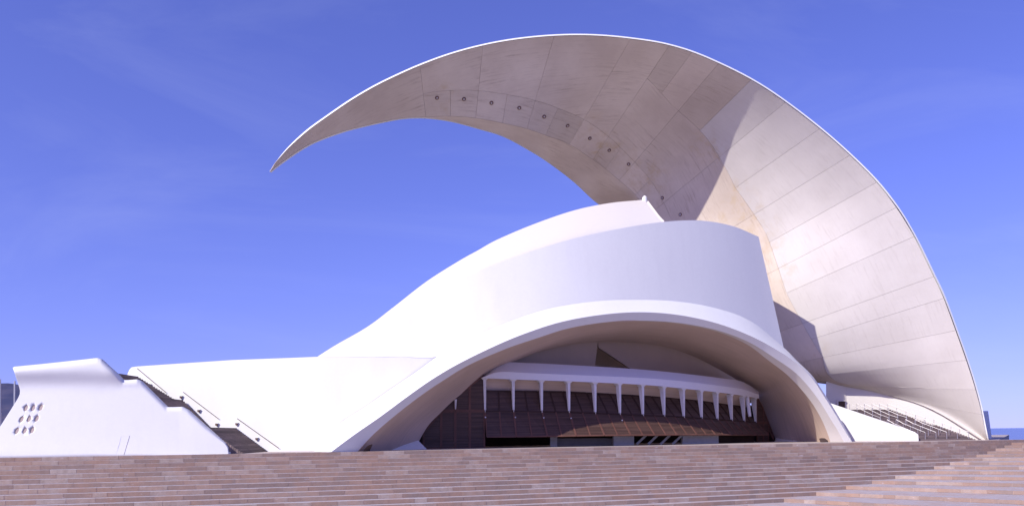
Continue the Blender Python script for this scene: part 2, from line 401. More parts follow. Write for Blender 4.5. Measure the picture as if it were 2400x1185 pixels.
# bed: mortar risers (set back) and worn treads, lightened as if sunlit
vs, fs, ms = [], [], []
def inward(pts, i):
    a = pts[max(0, i-1)]; b = pts[min(len(pts)-1, i+1)]; d = (b-a).normalized(); return Vector((-d.y, d.x, 0))
for k in range(NK):
    L = lines[k]
    base = len(vs)
    for i in range(n): vs.append(L[i]+inward(L, i)*0.03)
    for i in range(n): vs.append(L[i]+inward(L, i)*0.03-Vector((0, 0, R_)))
    for i in range(n-1): fs.append((base+i, base+n+i, base+n+i+1, base+i+1)); ms.append(0)
    if k > 0:
        pb = base-2*n+n
        for i in range(n-1): fs.append((base+i, base+i+1, pb+i+1, pb+i)); ms.append(1)
bed = mesh('step_bed', vs, fs, [M_MORTAR, M_TREAD], None, False, mats=ms, attr={'tint': [0.6]*len(vs)}); under(bed, st)
blocks = []
for k in range(NK):
    L = lines[k]
    for seg, (i0, i1) in enumerate(((0, 60), (60, n-1))):
        pts = L[i0:i1+1]
        cum = [0]
        for a, b in zip(pts, pts[1:]): cum.append(cum[-1]+(b-a).length)
        def at(s):
            for i in range(len(cum)-1):
                if s <= cum[i+1]+1e-6:
                    u = (s-cum[i])/(cum[i+1]-cum[i]); return pts[i]*(1-u)+pts[i+1]*u
            return pts[-1]
        s = -random.random()*2 if seg == 0 else 0
        while s < cum[-1]-0.3:
            ln = random.choice((2.25, 2.35, 2.4, 2.3, 1.2, 2.3)); e = min(s+ln, cum[-1]); s1 = max(0, s)
            if e-s1 > 0.3 and cum[-1]-e < 0.5: e = cum[-1]
            if e-s1 > 0.3:
                a, b = at(s1+0.014), at(e-0.014 if e < cum[-1] else e)
                d = (b-a).normalized(); nn = Vector((-d.y, d.x, 0)); jit = random.uniform(-0.012, 0.012)
                a = a+nn*jit; b = b+nn*jit; dep = 0.55
                up = Vector((0, 0, 0.006+random.uniform(-.003, .006))); lo = Vector((0, 0, -R_+0.022))
                m = (a+b)/2; x, y = proj(m); sz = (b-a).length/m.y/m.y
                vis = -40 < x < 2440 and y < 1195
                tn = random.random()**1.1
                if random.random() < 0.05: tn = 1.0
                blocks.append((sz if vis else sz*1e-3, [a+lo, b+lo, b+up, a+up, a+nn*dep+lo, b+nn*dep+lo, b+nn*dep+up, a+nn*dep+up], tn))
            s = e if e == cum[-1] else s+ln
blocks.sort(key=lambda q: -q[0])
BF = [(0, 1, 2, 3), (7, 6, 5, 4), (3, 2, 6, 7), (0, 3, 7, 4), (1, 5, 6, 2), (0, 4, 5, 1)]
BM = [0, 0, 1, 0, 0, 0]  # block tops take the brightened tread stone
for q in blocks[:300]:
    ob = mesh('stone_block', q[1], BF, [M_STONE, M_TREAD], None, False, attr={'tint': [q[2]]*8}, mats=BM); under(ob, st)
vs, fs, tn = [], [], []
for q in blocks[300:]:
    nb = len(vs); vs += q[1]; fs += [tuple(i+nb for i in f) for f in BF]; tn += [q[2]]*8
ob = mesh('stone_courses', vs, fs, [M_STONE, M_TREAD], None, False, attr={'tint': tn}, mats=BM*(len(vs)//8)); under(ob, st); ob['kind'] = 'stuff'
# foot of the steps
L = lines[-1]; zf = -R_*NK
vs = [Vector((p.x, p.y, zf)) for p in L]+[Vector((p.x*1.2, -60, zf)) for p in L]
fl = mesh('lower_plaza', vs, [(i, n+i, n+i+1, i+1) for i in range(n-1)], M_PAVE); fl['kind'] = 'structure'
# the plaza on top
L = lines[0]
fr_ = [p+inward(L, i)*0.5 for i, p in enumerate(L)]
bk_ = [Vector((p.x*1.9, 210, 0)) if p.x < 66 else Vector((p.x+3, p.y+1.5+(2.5 if p.x < 70 else 0), 0)) for p in fr_]
vs = fr_+bk_+[Vector((p.x, p.y, -12)) for p in bk_]
pl = mesh('plaza', vs, [(i, i+1, n+i+1, n+i) for i in range(n-1)]+[(n+i, n+i+1, 2*n+i+1, 2*n+i) for i in range(n-1)], M_PAVE); pl['kind'] = 'structure'
def edgeY(px): return yline((px-CX)/F, 0)

# ------------------------------------------------------------------ the concert hall
hall = root('concert_hall', (15, 125, 0), 'white concert hall with a huge curved concrete sail arching over its shell', 'building')

# --- the sail: R near rim, K keel, Fk far rim (px, py, distance)
Rk = [(632.7, 402, 122), (650.6, 374, 122), (677.6, 342, 122.2), (718, 304.7, 122.4), (762, 272.6, 122.7), (816, 235.5, 123), (870, 203.4, 123.4), (920.6, 178, 123.8),
      (984, 150, 124.2), (1055.6, 124, 124.7), (1132, 103.5, 125.2), (1210, 89.5, 125.7), (1300, 81, 126.2), (1389, 80.3, 126.7), (1480, 88, 127.2), (1571, 103.5, 127.8), (1664, 135.5, 128.3),
      (1790, 200, 129), (1925, 299, 129.6), (2036, 400, 130), (2100, 476, 130), (2147, 552, 129.7), (2193.5, 646, 129.2), (2217, 697, 128.8), (2245, 773, 128), (2266, 832, 127.3),
      (2283, 884, 126.6), (2296, 930, 126), (2304.5, 965, 125.4), (2311, 999, 124.8), (2318, 1034, 124.2)]
Kk = [(633.2, 402.6, 122), (655, 384, 122), (701, 352, 122.3), (742, 330, 122.6), (802, 308, 123.1), (850, 295.5, 123.6), (897, 285, 124.2), (945, 276.5, 125.2),
      (998, 274, 127), (1056, 272.5, 129), (1115, 277, 131.2), (1178, 288.5, 133.8), (1235, 302, 136.2), (1278, 317, 138), (1335, 339, 139.8), (1389.5, 374, 141), (1440, 413, 141.5),
      (1500, 470, 140.8), (1545, 565, 139.6), (1585, 660, 138.6), (1625, 725, 138.2), (1665, 765, 138.5), (1720, 815, 140), (1760, 838, 142), (1805, 862, 144.5), (1850, 882, 148),
      (1912, 896, 153), (1995, 907, 160.5), (2085, 926, 159), (2185, 959, 148), (2312, 1034, 125)]
Fk = [(633.5, 402.8, 122), (656, 384.6, 122.2), (702, 352.6, 122.6), (743, 330.6, 123), (803, 308.6, 123.7), (851, 296, 124.5), (898, 285.6, 125.6), (946, 277, 127.5),
      (1000, 276, 131), (1058, 284, 135), (1120, 300.5, 139), (1180, 319, 143), (1245, 354, 147), (1290, 383, 150), (1345, 425, 156), (1400, 475, 162), (1450, 500, 170),
      (1505, 492, 176), (1550, 575, 178), (1590, 666, 176), (1630, 730, 170), (1670, 770, 166), (1724, 819, 164), (1764, 842, 163), (1808, 865, 162), (1853, 884, 161),
      (1916, 894, 160), (2005, 902, 172), (2095, 921, 164), (2195, 955, 150), (2314, 1034, 125.5)]
Kn = {1: 122.8, 2: 124.2, 3: 125.8, 4: 127.6, 5: 129.2, 6: 130.6, 7: 131.8, 8: 132.8, 9: 133.6, 10: 134.6, 11: 135.8, 12: 137.2, 13: 139, 14: 143, 15: 147, 16: 150.5, 17: 152.5, 18: 151.5, 19: 147.5, 20: 142.5, 21: 138.5, 22: 136, 23: 135, 24: 135, 25: 135.5, 26: 136.5, 27: 136, 28: 134, 29: 130.5, 30: 125}
Rn = {13: 126.5, 14: 126.5, 15: 126.3, 16: 125.8, 17: 125, 18: 124.5, 19: 124.2}
Kk = [(x, y, Kn.get(i, d)) for i, (x, y, d) in enumerate(Kk)]
NP = len(Rk)
Fk = [(x, y, max(d, Kk[i][2]+interp(i, [0, 1, 8, 12], [0.3, 0.8, 3, 8]))) for i, (x, y, d) in enumerate(Fk)]
Rk = [(x, y, Rn.get(i, 124.0) if i > 12 else d) for i, (x, y, d) in enumerate(Rk)]
def nface(t, v):
    a = cat(Rk, t); b = cat(Kk, t)
    # slight cupping of the shell
    w = sstep((t-9)/5)*0.7*4*v*(1-v)
    return P(a[0]*(1-v)+b[0]*v, a[1]*(1-v)+b[1]*v, a[2]*(1-v)+b[2]*v+w)
rim_in = 0.03
def rim(t, part):
    a = cat(Rk, t); b = cat(Kk, t); L = math.hypot(b[0]-a[0], b[1]-a[1])+1e-3
    w = 3.6*sstep(t/3)+0.8
    w = min(w, L*0.35); v = w/L
    return v
def sail_near(u, v):
    t = u*(NP-1); v0 = rim(t, 0); return nface(t, v0+(1-v0)*v)+Vector((0, 0.16, 0.05))
vs, fs, uv = grid(sail_near, 180, 12)
sail = mesh('sail_roof', vs, fs, M_JOINT, None, True, uv); under(sail, hall)
# rim band
def rimf(u, v):
    t = u*(NP-1); v0 = rim(t, 0); q = cat(Rk, t); a = P(q[0], q[1], q[2]+0.6*sstep(t/2)*(1-0.85*sstep((t-16)/3))); b = nface(t, v0)+Vector((0, -0.14, 0))
    c = a*(1-v)+b*v; return c
vs, fs, uv = grid(rimf, 220, 2)
rb = mesh('sail_rim', vs, fs, M_WHITE, None, True, uv); under(rb, hall)
def farf(u, v):
    t = u*(NP-1); b = nface(t, 1)+Vector((0, .05, 0)); c = cat(Fk, t); c = P(*c); return b*(1-v)+c*v
vs, fs, uv = grid(farf, 180, 8)
ff = mesh('sail_underside', vs, fs, M_CONC, None, True, uv); under(ff, hall)
def topf(u, v):
    t = u*(NP-1); c = P(*cat(Fk, t)); q = cat(Rk, t); a = P(q[0]-.6*sstep((t-15)/4), q[1]+.5, q[2]+0.7*sstep(t/2)); w = 14*sstep((t-3)/12)*v*(1-v)*(1 if t < 24 else max(0, 1-(t-24)/5))
    return c*(1-v)+a*v+Vector((0, 0.45*(1-v), w))
vs, fs, uv = grid(topf, 120, 8)
tf = mesh('sail_back', vs, fs, M_WHITE, None, True, uv); under(tf, hall)
# cast panels of the near face
stain_pts = [(1380, 300, 22), (1400, 345, 40), (1440, 350, 22), (1500, 400, 42), (1530, 420, 30), (1655, 335, 26), (1685, 365, 18), (1735, 440, 22), (1765, 500, 26), (1780, 540, 26), (1800, 590, 22), (1830, 640, 18), (1045, 215, 20), (1035, 262, 16), (1900, 830, 20), (1700, 505, 25), (1745, 515, 26)]
def v1f(t): return interp(t, [15, 16, 17, 18, 19, 21, 24, 26, 30], [0.30, 0.40, 0.46, 0.53, 0.54, 0.63, 0.72, 0.86, 0.95])
def v2f(t): return interp(t, [8, 12, 15, 17, 20], [0.56, 0.70, 0.80, 0.88, 0.94])
def panel(t0, t1, f0, f1, mat):
    nu, nv = max(3, int((t1-t0)*5)), 5
    def fn(u, v):
        t = t0+(t1-t0)*u; r = rim(t, 0); a = f0(t) if callable(f0) else f0; b = f1(t) if callable(f1) else f1
        a = r+0.002 if a == 0 else a+0.0
        vv = a+(b-a)*v; q = nface(t, vv)
        return q
    vs, fs, uv = grid(fn, nu, nv)
    # shrink towards the centre to leave the joint open
    rows = nv+1; gap = 0.016
    def sh(i, j, di, dj):
        p = vs[i*rows+j]; q = vs[(i+di)*rows+j+dj]; L = (q-p).length
        return (q-p)*(min(0.4, gap/L) if L > 1e-4 else 0)
    nvs = [v.copy() for v in vs]
    for j in range(rows): nvs[j] += sh(0, j, 1, 0); nvs[nu*rows+j] += sh(nu, j, -1, 0)
    for i in range(nu+1): nvs[i*rows] += sh(i, 0, 0, 1); nvs[i*rows+nv] += sh(i, nv, 0, -1)
    off = random.uniform(0, 500)
    uo = t0*7
    st_ = []
    for p in nvs:
        x, y = proj(p); st_.append(max([0]+[max(0, 1-math.hypot(x-a, y-b)/(r*1.5)) for a, b, r in stain_pts])**0.6)
    nvs, fs, uv, flat = skirt(nvs, fs, uv, nu, nv, 0.13)
    idx = len(st_); st_ = st_*2+[0.0]*(len(nvs)-2*idx)
    ob = mesh('concrete_panel', nvs, fs, mat, None, True, [(a+uo, b) for a, b in uv], attr={'stain': st_})
    ob.data.polygons.foreach_set('use_smooth', [i < flat for i in range(len(ob.data.polygons))])
    ob.parent = sail
    return ob
ub = [0, 8]; 
while ub[-1] < 15: ub.append(ub[-1]+1)
for t0, t1 in [(0, 8)]: panel(t0, t1, 0, 1, M_CONC)
for k in range(8, 15):
    if k % 2 == 0: panel(k, min(15, k+2), 0, v2f, M_CONC)
    panel(k, k+1, v2f, 1, M_CONC)
tb = [15, 15.6, 16.2, 16.8, 17.4, 18, 18.6, 19.3, 20.1, 21, 22, 23, 24, 25.2, 26.6, 28.2, 30]
for k in range(len(tb)-1):
    a, b = tb[k], tb[k+1]
    if a >= 26: panel(a, b, 0, 1, M_CONC2); continue
    panel(a, b, 0, v1f, M_CONC2 if a > 16.5 else M_CONC)
    if k % 2 == 0: panel(a, tb[min(k+2, len(tb)-1)] if tb[min(k+2, len(tb)-1)] <= 26.6 else b, v1f, v2f, M_CONC)
    if a < 18: panel(a, b, v2f, 1, M_CONC)
    else: panel(a, b, v2f, 1, M_CONC)
# round lamps set in the sail
table = [(proj(nface(15*0+7+tt*0.1, vv*0.02)), 7+tt*0.1, vv*0.02) for tt in range(0, 125) for vv in range(10, 50)]
for lx, ly in [(1023, 228), (1089, 231), (1154, 240), (1216, 253.5), (1274, 271.5), (1328, 294), (1381, 321), (1429.5, 351), (1473, 383), (1556, 462), (1592, 503)]:
    best = min(table, key=lambda q: (q[0][0]-lx)**2+(q[0][1]-ly)**2); t_, v_ = best[1], best[2]
    c = nface(t_, v_); du = (nface(t_+.1, v_)-c).normalized(); dv = (nface(t_, v_+.02)-c).normalized(); nn = du.cross(dv).normalized()
    if nn.dot(Vector((0, 0, EYE))-c) < 0: nn = -nn
    m = MB(); m.tube(c-nn*0.05, c+nn*0.10, 0.33, 14, 0.30); lp = m.build('spotlight', M_LAMP); lp.parent = sail
    m = MB(); m.tube(c+nn*0.09, c+nn*0.13, 0.16, 10, 0.12); l2 = m.build('spotlight_lens', M_STEEL); l2.parent = sail

# --- inner shell (cone), front shell, long white wall
def lean(px): return 5.0*max(0., (px-1440)/400)**2 + 2.5*max(0., (1150-px)/400)**1.5*0
def DW(px): return body(px)+2.0
def DM(px): return body(px)+0.7*sstep((1450-px)/450)
Bf = [(745, 835), (800, 835), (868, 835), (940, 835), (1025, 835), (1110, 790), (1150, 772.5), (1190, 755), (1290, 722), (1400, 705), (1500, 702), (1590, 706), (1680, 722), (1760, 752), (1837, 815)]
Wf = [(746, 834), (790, 810), (850, 774), (910, 737), (985, 697), (1060, 660), (1105, 641), (1150, 622), (1240, 590), (1340, 560), (1450, 536), (1552, 520), (1640, 516.5), (1715, 529), (1778, 554.5)]
B3 = [(x, y, DM(x)) for x, y in Bf]; W3 = [(x, y, DM(x)+2.0*min(1., (b[1]-y)/130)) for (x, y), b in zip(Wf, Bf)]
patch('front_shell', B3, W3, M_WHITE, hall, 110, 14, 0.45)
ed = [P(1778, 554.5, DW(1778))+Vector((0, .1, 0))]+[P(1778+59*k, 554.5+260*k, DW(1778)*(1-k)+DM(1837)*k)+Vector((0, .1, 0)) for k in (.25, .5, .75, 1)]
m = MB(); bkd = [q+Vector((-1.2, (8.0, 9.3, 9.8, 9.0, 7.0)[i], -0.3)) for i, q in enumerate(ed)]  # unseen side wall added behind the edge; depths shape the shadow on the sail
m.add(ed+bkd, [(i, i+1, 6+i, 5+i) for i in range(4)]); m.build('sun_blocker_side', M_WHITE, hall)
tpd = [P(x, y+1.5, d+.1) for x, y, d in W3[10:]]; m = MB(); bk2 = [q+Vector((-1.2, 7.5, -0.8)) for q in tpd]  # unseen roof behind the top edge, added to fill out that shadow
m.add(tpd+bk2, [(i, i+1, len(tpd)+i+1, len(tpd)+i) for i in range(len(tpd)-1)]); m.build('sun_blocker_roof', M_WHITE, hall)
def ease_round(v): return v*v*0.75+v*0.25
Sl = [(746, 833.6), (790, 806), (862, 764.5), (925, 717), (1000, 659), (1075, 611.5), (1120, 586.5), (1165, 561.5), (1250, 525.5), (1345, 493), (1430, 475.5), (1511, 468)]
Wc = [(x, y+2, d+interp(x, [1100, 1552], [0.02, 3.2])) for (x, y, d) in W3[:12]]
S3 = [(x, y, body(x)+interp(x, [745, 1000, 1300, 1511], [1.2, 8, 16, 20])) for x, y in Sl]
patch('inner_shell', Wc, S3, M_CREAM, hall, 100, 16, 0.4, ease=ease_round)
# turned end of the inner shell, meeting the finial
E1 = [S3[-1], (1517, 476, S3[-1][2]-1), (1529, 492, S3[-1][2]-4), (1541, 508, S3[-1][2]-8), (1553, 521, Wc[-1][2])]
E2 = [(S3[-1][0]-2, S3[-1][1]+0.5, S3[-1][2]+3), (1512, 477, S3[-1][2]+9), (1520, 492, S3[-1][2]+10), (1528, 508, S3[-1][2]+10), (1538, 525, S3[-1][2]+8)]
patch('shell_end', E1, E2, M_CREAM, hall, 16, 4, 0.3)
E0 = [(1511, 468, S3[-1][2]), (1508, 482, S3[-1][2]-2), (1515, 496, S3[-1][2]-6), (1530, 510, S3[-1][2]-11), (1552, 522, Wc[-1][2])]
patch('shell_shoulder', E0, E1, M_CREAM, hall, 16, 4, 0.0)
# back of the shell down to the ground
bk = [(x, y, d) for x, y, d in S3]
G3 = []
for x, y, d in S3:
    d2 = d+18; G3.append((x+20, hor(x)+EYE*F/d2, d2))
patch('shell_back', bk, G3, M_WHITE, hall, 40, 6, 0.0)
c = P(1511, 465.5, S3[-1][2]-0.5)
m = MB(); m.tube(c-Vector((0, 0, .6)), c+Vector((0, 0, .15)), .42, 12, .38); m.tube(c+Vector((0, 0, .15)), c+Vector((0, 0, .42)), .38, 12, .15); m.build('finial', M_WHITE, hall)
# long wall left of the arch
def wd(px): return body(px)
tops = [(299, 876), (303, 866), (308, 860), (321, 858), (430, 850.5), (544, 843), (680, 838), (745, 835.3), (800, 835.3), (868, 835.3), (940, 835.3), (1025, 835.3)]
bots = []
for x, y in tops:
    if x < 700: bots.append((x-6, hor(x)+(EYE+0.4)*F/wd(x), wd(x)))
    elif x < 760: bots.append((x, 1064, wd(x)))
    else: bots.append(None)
Mcurve = [(730, 1058), (760, 1022), (793, 995), (855, 953.7), (915.7, 912), (977, 870), (1025, 835.6)]
bots[8] = (806, 1000, wd(800)+.8); bots[9] = (873, 955, wd(868)+.8); bots[10] = (946, 904, wd(940)+.8); bots[11] = (1030, 842, wd(1028)+.8)
bots[7] = (750, 1062, wd(745)+.1)
patch('long_wall', [(x, y, wd(x)+interp(x, [560, 740], [1.6, 0.71])) for x, y in tops], bots, M_WHITE, hall, 90, 10, 0.5, curve=lin)
# --- arch
IDX = [
 ((730, 1059), (776, 1058), (837, 1058), None, (972, 1052, 104)),
 ((793, 995), (830, 1018), (875, 1017), None, (1001, 1000, 104.5)),
 ((855, 953.7), (891, 975.7), (928, 971), None, (1033, 966, 105.5)),
 ((915.7, 912), (957, 927), (988, 925), None, (1067, 934, 106.5)),
 ((977, 870), (1013.6, 887.7), (1040, 890), None, (1100, 908, 107.5)),
 ((1038, 826.5), (1075, 851.5), (1100, 854), None, (1146, 873.5, 108.5)),
 ((1110, 790), (1160, 810), (1185, 817), None, (1210, 844, 110.5)),
 ((1190, 755), (1233, 780), (1255, 793), None, (1270, 822, 112.5)),
 ((1290, 722), (1315, 754), (1330, 769.5), None, (1347, 804.5, 115)),
 ((1400, 705), (1410, 737), (1415, 755), None, (1410, 799.5, 118)),
 ((1500, 702), (1500, 731), (1500, 751), None, (1475, 801, 121)),
 ((1590, 706), (1590, 737.5), (1590, 756), (1590, 757.5), (1540, 808, 124)),
 ((1680, 722), (1680, 757), (1680, 773), (1680, 776.5), (1600, 824, 127)),
 ((1760, 752), (1762, 788), (1755, 801), (1750, 806), (1660, 851, 130)),
 ((1837, 814), (1830, 825), (1815, 838), (1800, 843), (1720, 885, 133)),
 ((1868, 845), (1868, 852), (1861, 870), (1841, 874), (1773, 917, 136)),
 ((1903, 879), (1903, 886), (1893, 903), (1873, 906), (1778, 935, 136)),
 ((1930, 918), (1929, 924), (1922, 941), (1902, 942), (1792, 964.5, 137)),
 ((1958, 962), (1956, 967), (1946, 980), (1923, 977), (1804, 998.6, 137)),
 ((1981, 1002), (1979, 1006), (1965, 1011), (1937, 1008), (1815, 1026, 137)),
 ((1999, 1037), (1998, 1037), (1979, 1037), (1947, 1037), (1822, 1038, 137))]
def DE(x): return chord(x)
Mc, Tc, Ec, Gc, Sc = [], [], [], [], []
for i, (m_, t_, e_, g_, s_) in enumerate(IDX):
    g_ = g_ or e_
    md = DM(m_[0]) if i < 14 else interp(i, [14, 15, 20], [DM(1837), chord(m_[0])+4.0, chord(m_[0])+1.2])
    Mc.append((*m_, md-0.05)); Tc.append((*t_, chord(t_[0])-1.3)); Ec.append((*e_, chord(e_[0])-0.5))
    Gc.append((g_[0], g_[1], chord(e_[0])-0.5+(0.9 if g_ != e_ else 0.0))); Sc.append(s_)
patch('arch_band', Mc, Tc, M_WHITE, hall, 120, 3, 0.0)
patch('arch_fascia', Tc, Ec, M_WHITE, hall, 120, 2, 0.0)
patch('arch_lip', [(a[0], a[1], a[2]) for a in Ec[10:]], Gc[10:], M_CREAM, hall, 60, 2, 0.0)
patch('soffit', Gc, Sc, M_SOFFIT, hall, 120, 16, 0.25, bulge=-0.6)
# plinths at the feet of the arch
def solid(name, pts, depth, mat, parent=hall, d=Vector((0, 1, 0))):
    m = MB(); fr = [P(*p) for p in pts]; m.prism(fr, [q+d*depth for q in fr]); return m.build(name, mat, parent)
m = MB(); m.add([P(868, 1058, 99), P(980, 1031, 104), P(1005, 1056, 103), P(1005, 1056, 112), P(868, 1058, 112), P(980, 1031, 106)], [(0, 2, 1), (1, 2, 3, 5), (0, 1, 5, 4), (0, 4, 3, 2), (5, 3, 4)]); m.build('plinth', M_WHITE, hall)
m = MB(); m.add([P(1813, 1040, 132), P(1819, 1025.5, 136), P(1930, 1040, 128), P(1930, 1040, 139), P(1813, 1040, 142), P(1819, 1025.5, 142)], [(0, 2, 1), (1, 2, 3, 5), (0, 1, 5, 4), (0, 4, 3, 2), (5, 3, 4)]); m.build('plinth', M_WHITE, hall)
# scuppers: small dark arched openings at the feet of the soffit
def scupper(pts, d0, d1):
    m = MB(); fr = [P(x, y, d0+(d1-d0)*i/(len(pts)-1)) for i, (x, y) in enumerate(pts)]; m.prism(fr, [q+Vector((0, .25, 0)) for q in fr]); m.build('drain_opening', M_SOFFD, hall)
M_SOFFD = plain('shadowed_opening_brown', (0.10, 0.065, 0.05), 0.9)
scupper([(850, 1057), (856, 1049), (863, 1043), (870, 1040), (873, 1041), (868, 1046), (866, 1057)], 93.5, 95)
scupper([(1942, 1037), (1940, 1031), (1933, 1026), (1926, 1025.5), (1921, 1027), (1925, 1037)], 121.0, 120.6)

# --- canopy beam, columns, shutters
HX = [1137, 1204, 1270.5, 1334.5, 1396, 1454, 1508, 1558, 1604, 1646, 1683, 1716.7, 1746, 1772.6]
HYt = [885.5, 889, 891.5, 893.5, 896, 898.3, 901.5, 906, 910.6, 915, 919, 924, 927.5, 932.6]
HYb = [960, 960, 961, 962, 964.6, 967, 969.7, 971, 974, 976.5, 979.5, 982, 984, 986.6]
LX = [1140, 1210.6, 1283, 1350.5, 1417, 1479, 1535, 1587, 1634.5, 1677.5, 1713, 1744, 1774, 1802.5]
LY = [1023, 1022.5, 1021.5, 1020.5, 1019.5, 1019, 1018.7, 1018, 1018, 1018, 1018, 1018.3, 1018.6, 1018.6]
UX = [1137, 1199, 1259.4, 1318.5, 1375, 1429, 1480.5, 1527, 1569.5, 1607.5, 1648, 1685, 1717, 1745]
UY = [915, 915.7, 916.5, 917.4, 920, 922.8, 925.8, 928.5, 931.7, 934.5, 939, 944, 948, 951]
HD = [107.5, 108.2, 109.1, 110.1, 111.3, 112.7, 114.4, 116.3, 118.3, 120.5, 122.9, 125.4, 128.1, 130.8]
phi = []
for i in range(14):
    a = P(HX[max(0, i-1)], 980, HD[max(0, i-1)]); b = P(HX[min(13, i+1)], 980, HD[min(13, i+1)]); phi.append(math.atan2(b.y-a.y, b.x-a.x))
LD = [HD[i]-2.4*math.cos(phi[i])*interp(i, [0, 3], [0.2, 1]) for i in range(14)]
UD = [HD[i]+2.0*math.cos(phi[i])*interp(i, [0, 3], [0.3, 1]) for i in range(14)]
# beam: crown, fold, bottom edge, inner edge
bx = [1129, 1170, 1240, 1334, 1396, 1508, 1604, 1683, 1738, 1779]
btop = [884, 851, 850, 854.5, 858, 865.5, 875, 884.5, 893, 917]
bfold = [884.6, 871, 873.5, 877.5, 880, 885, 893, 903, 911, 924]
bbot = [885.5, 887, 889.8, 892.8, 895.5, 901, 910, 918.6, 926, 933]
bd = [107.2+0.2, 107.7, 108.6, 110.1, 111.3, 114.4, 118.3, 122.9, 127.4, 131]
curves = [[(x, y, d+1.6) for x, y, d in zip(bx, btop, bd)], [(x, y, d-0.35) for x, y, d in zip(bx, bfold, bd)], [(x, y, d-0.3) for x, y, d in zip(bx, bbot, bd)], [(x, y, d+0.9) for x, y, d in zip(bx, bbot, bd)], [(x, y, d+2.4) for x, y, d in zip(bx, btop, bd)]]
vs, fs = [], []; nu = 60
for i in range(nu+1):
    for c_ in curves: vs.append(P(*cat(c_, i/nu*(len(bx)-1))))
for i in range(nu):
    for j in range(5):
        a = i*5+j; b = i*5+(j+1) % 5; fs.append((a, b, b+5, a+5))
fs += [tuple(range(5)), tuple(nu*5+j for j in range(5))]
m = MB(); m.add(vs, fs); m.build('canopy_beam', M_BEAM, hall)
# ceiling behind the beam
patch('porch_ceiling', [(x, y, d+0.95) for x, y, d in zip(HX, HYt, HD)], [(x, y+5, d+0.6) for x, y, d in zip(UX, UY, UD)], M_SOFFIT, hall, 40, 3, 0.15)
for i in range(14):
    a = P(HX[i], HYt[i]-1, HD[i]-0.25); b = P(HX[i], HYb[i], HD[i]); 
    nx = Vector((math.sin(phi[i]), -math.cos(phi[i]), 0)); tx = Vector((math.cos(phi[i]), math.sin(phi[i]), 0))
    m = MB(); dz = a.z-b.z
    p0 = P(HX[i], HYb[i], HD[i]); ptop = Vector((p0.x, p0.y, p0.z+dz))
    hw0, hw1, dt, db = 0.19, 0.12, 0.85, 0.25
    front = [ptop-tx*hw0, ptop+tx*hw0, p0+tx*hw1, p0-tx*hw1]
    back = [ptop-tx*hw0-nx*dt, ptop+tx*hw0-nx*dt, p0+tx*hw1-nx*db, p0-tx*hw1-nx*db]
    m.prism(front, back); col = m.build('column', M_COLUMN, hall)
    m = MB(); q = ptop
    m.prism([q-tx*.46+nx*.03, q-tx*.27-Vector((0, 0, .22))+nx*.03, q+tx*.27-Vector((0, 0, .22))+nx*.03, q+tx*.46+nx*.03], [q-tx*.46-nx*.9, q-tx*.27-Vector((0, 0, .22))-nx*.9, q+tx*.27-Vector((0, 0, .22))-nx*.9, q+tx*.46-nx*.9])
    m.build('column_capital', M_BEAM, hall)
    m = MB(); m.tube(p0+Vector((0, 0, -.28)), p0+Vector((0, 0, 0.05)), .05, 6, .09); m.build('column_pin', M_STEEL, hall)
def quadpanel(name, A, B, Cc, D, nsplit, parent, fw=0.14, gap=0.05, louver=M_LOUVER, frame=M_RED):
    # A top-left, B top-right, Cc bottom-right, D bottom-left: one framed shutter, child of the hall
    n_ = (B-A).cross(D-A).normalized()
    if n_.dot(Vector((0, 0, EYE))-A) < 0: n_ = -n_
    w = (B-A).normalized()
    A, B, Cc, D = A+w*gap, B-w*gap, Cc-w*gap, D+w*gap
    m = MB()
    m.bar(A, D, fw, 0.10, n_); m.bar(B, Cc, fw, 0.10, n_); m.bar(A, B, fw, 0.09, n_); m.bar(D, Cc, fw*1.15, 0.12, n_)
    for k in range(1, nsplit):
        u = k/nsplit; m.bar(A.lerp(B, u), D.lerp(Cc, u), fw*1.3, 0.085, n_)
    fr = m.build(name, frame, hall)
    for k in range(nsplit):
        u0, u1 = k/nsplit, (k+1)/nsplit
        m = MB(); q = [A.lerp(B, u0), A.lerp(B, u1), D.lerp(Cc, u1), D.lerp(Cc, u0)]
        m.prism([x-n_*0.02 for x in q], [x-n_*0.05 for x in q]); lv = m.build('louver_pane', louver); lv.parent = fr
    return fr
for i in range(13):
    H1, H2 = P(HX[i], HYb[i]+3, HD[i]+.1), P(HX[i+1], HYb[i+1]+3, HD[i+1]+.1)
    L1, L2 = P(LX[i], LY[i], LD[i]), P(LX[i+1], LY[i+1], LD[i+1])
    U1, U2 = P(UX[i], UY[i], UD[i]), P(UX[i+1], UY[i+1], UD[i+1])
    quadpanel('shutter', H1, H2, L2, L1, 2, hall)
    quadpanel('upper_shutter', U1, U2, H2, H1, 2, hall, frame=M_BROWN)
    if i in (0, 1, 2, 3, 5):
        k = P(HX[i]+(4 if i else 1), HYb[i]+17, HD[i]-0.9); m = MB(); m.tube(k, k+Vector((0, -.12, 0)), .09, 8); m.build('shutter_knob', M_STEEL, hall)
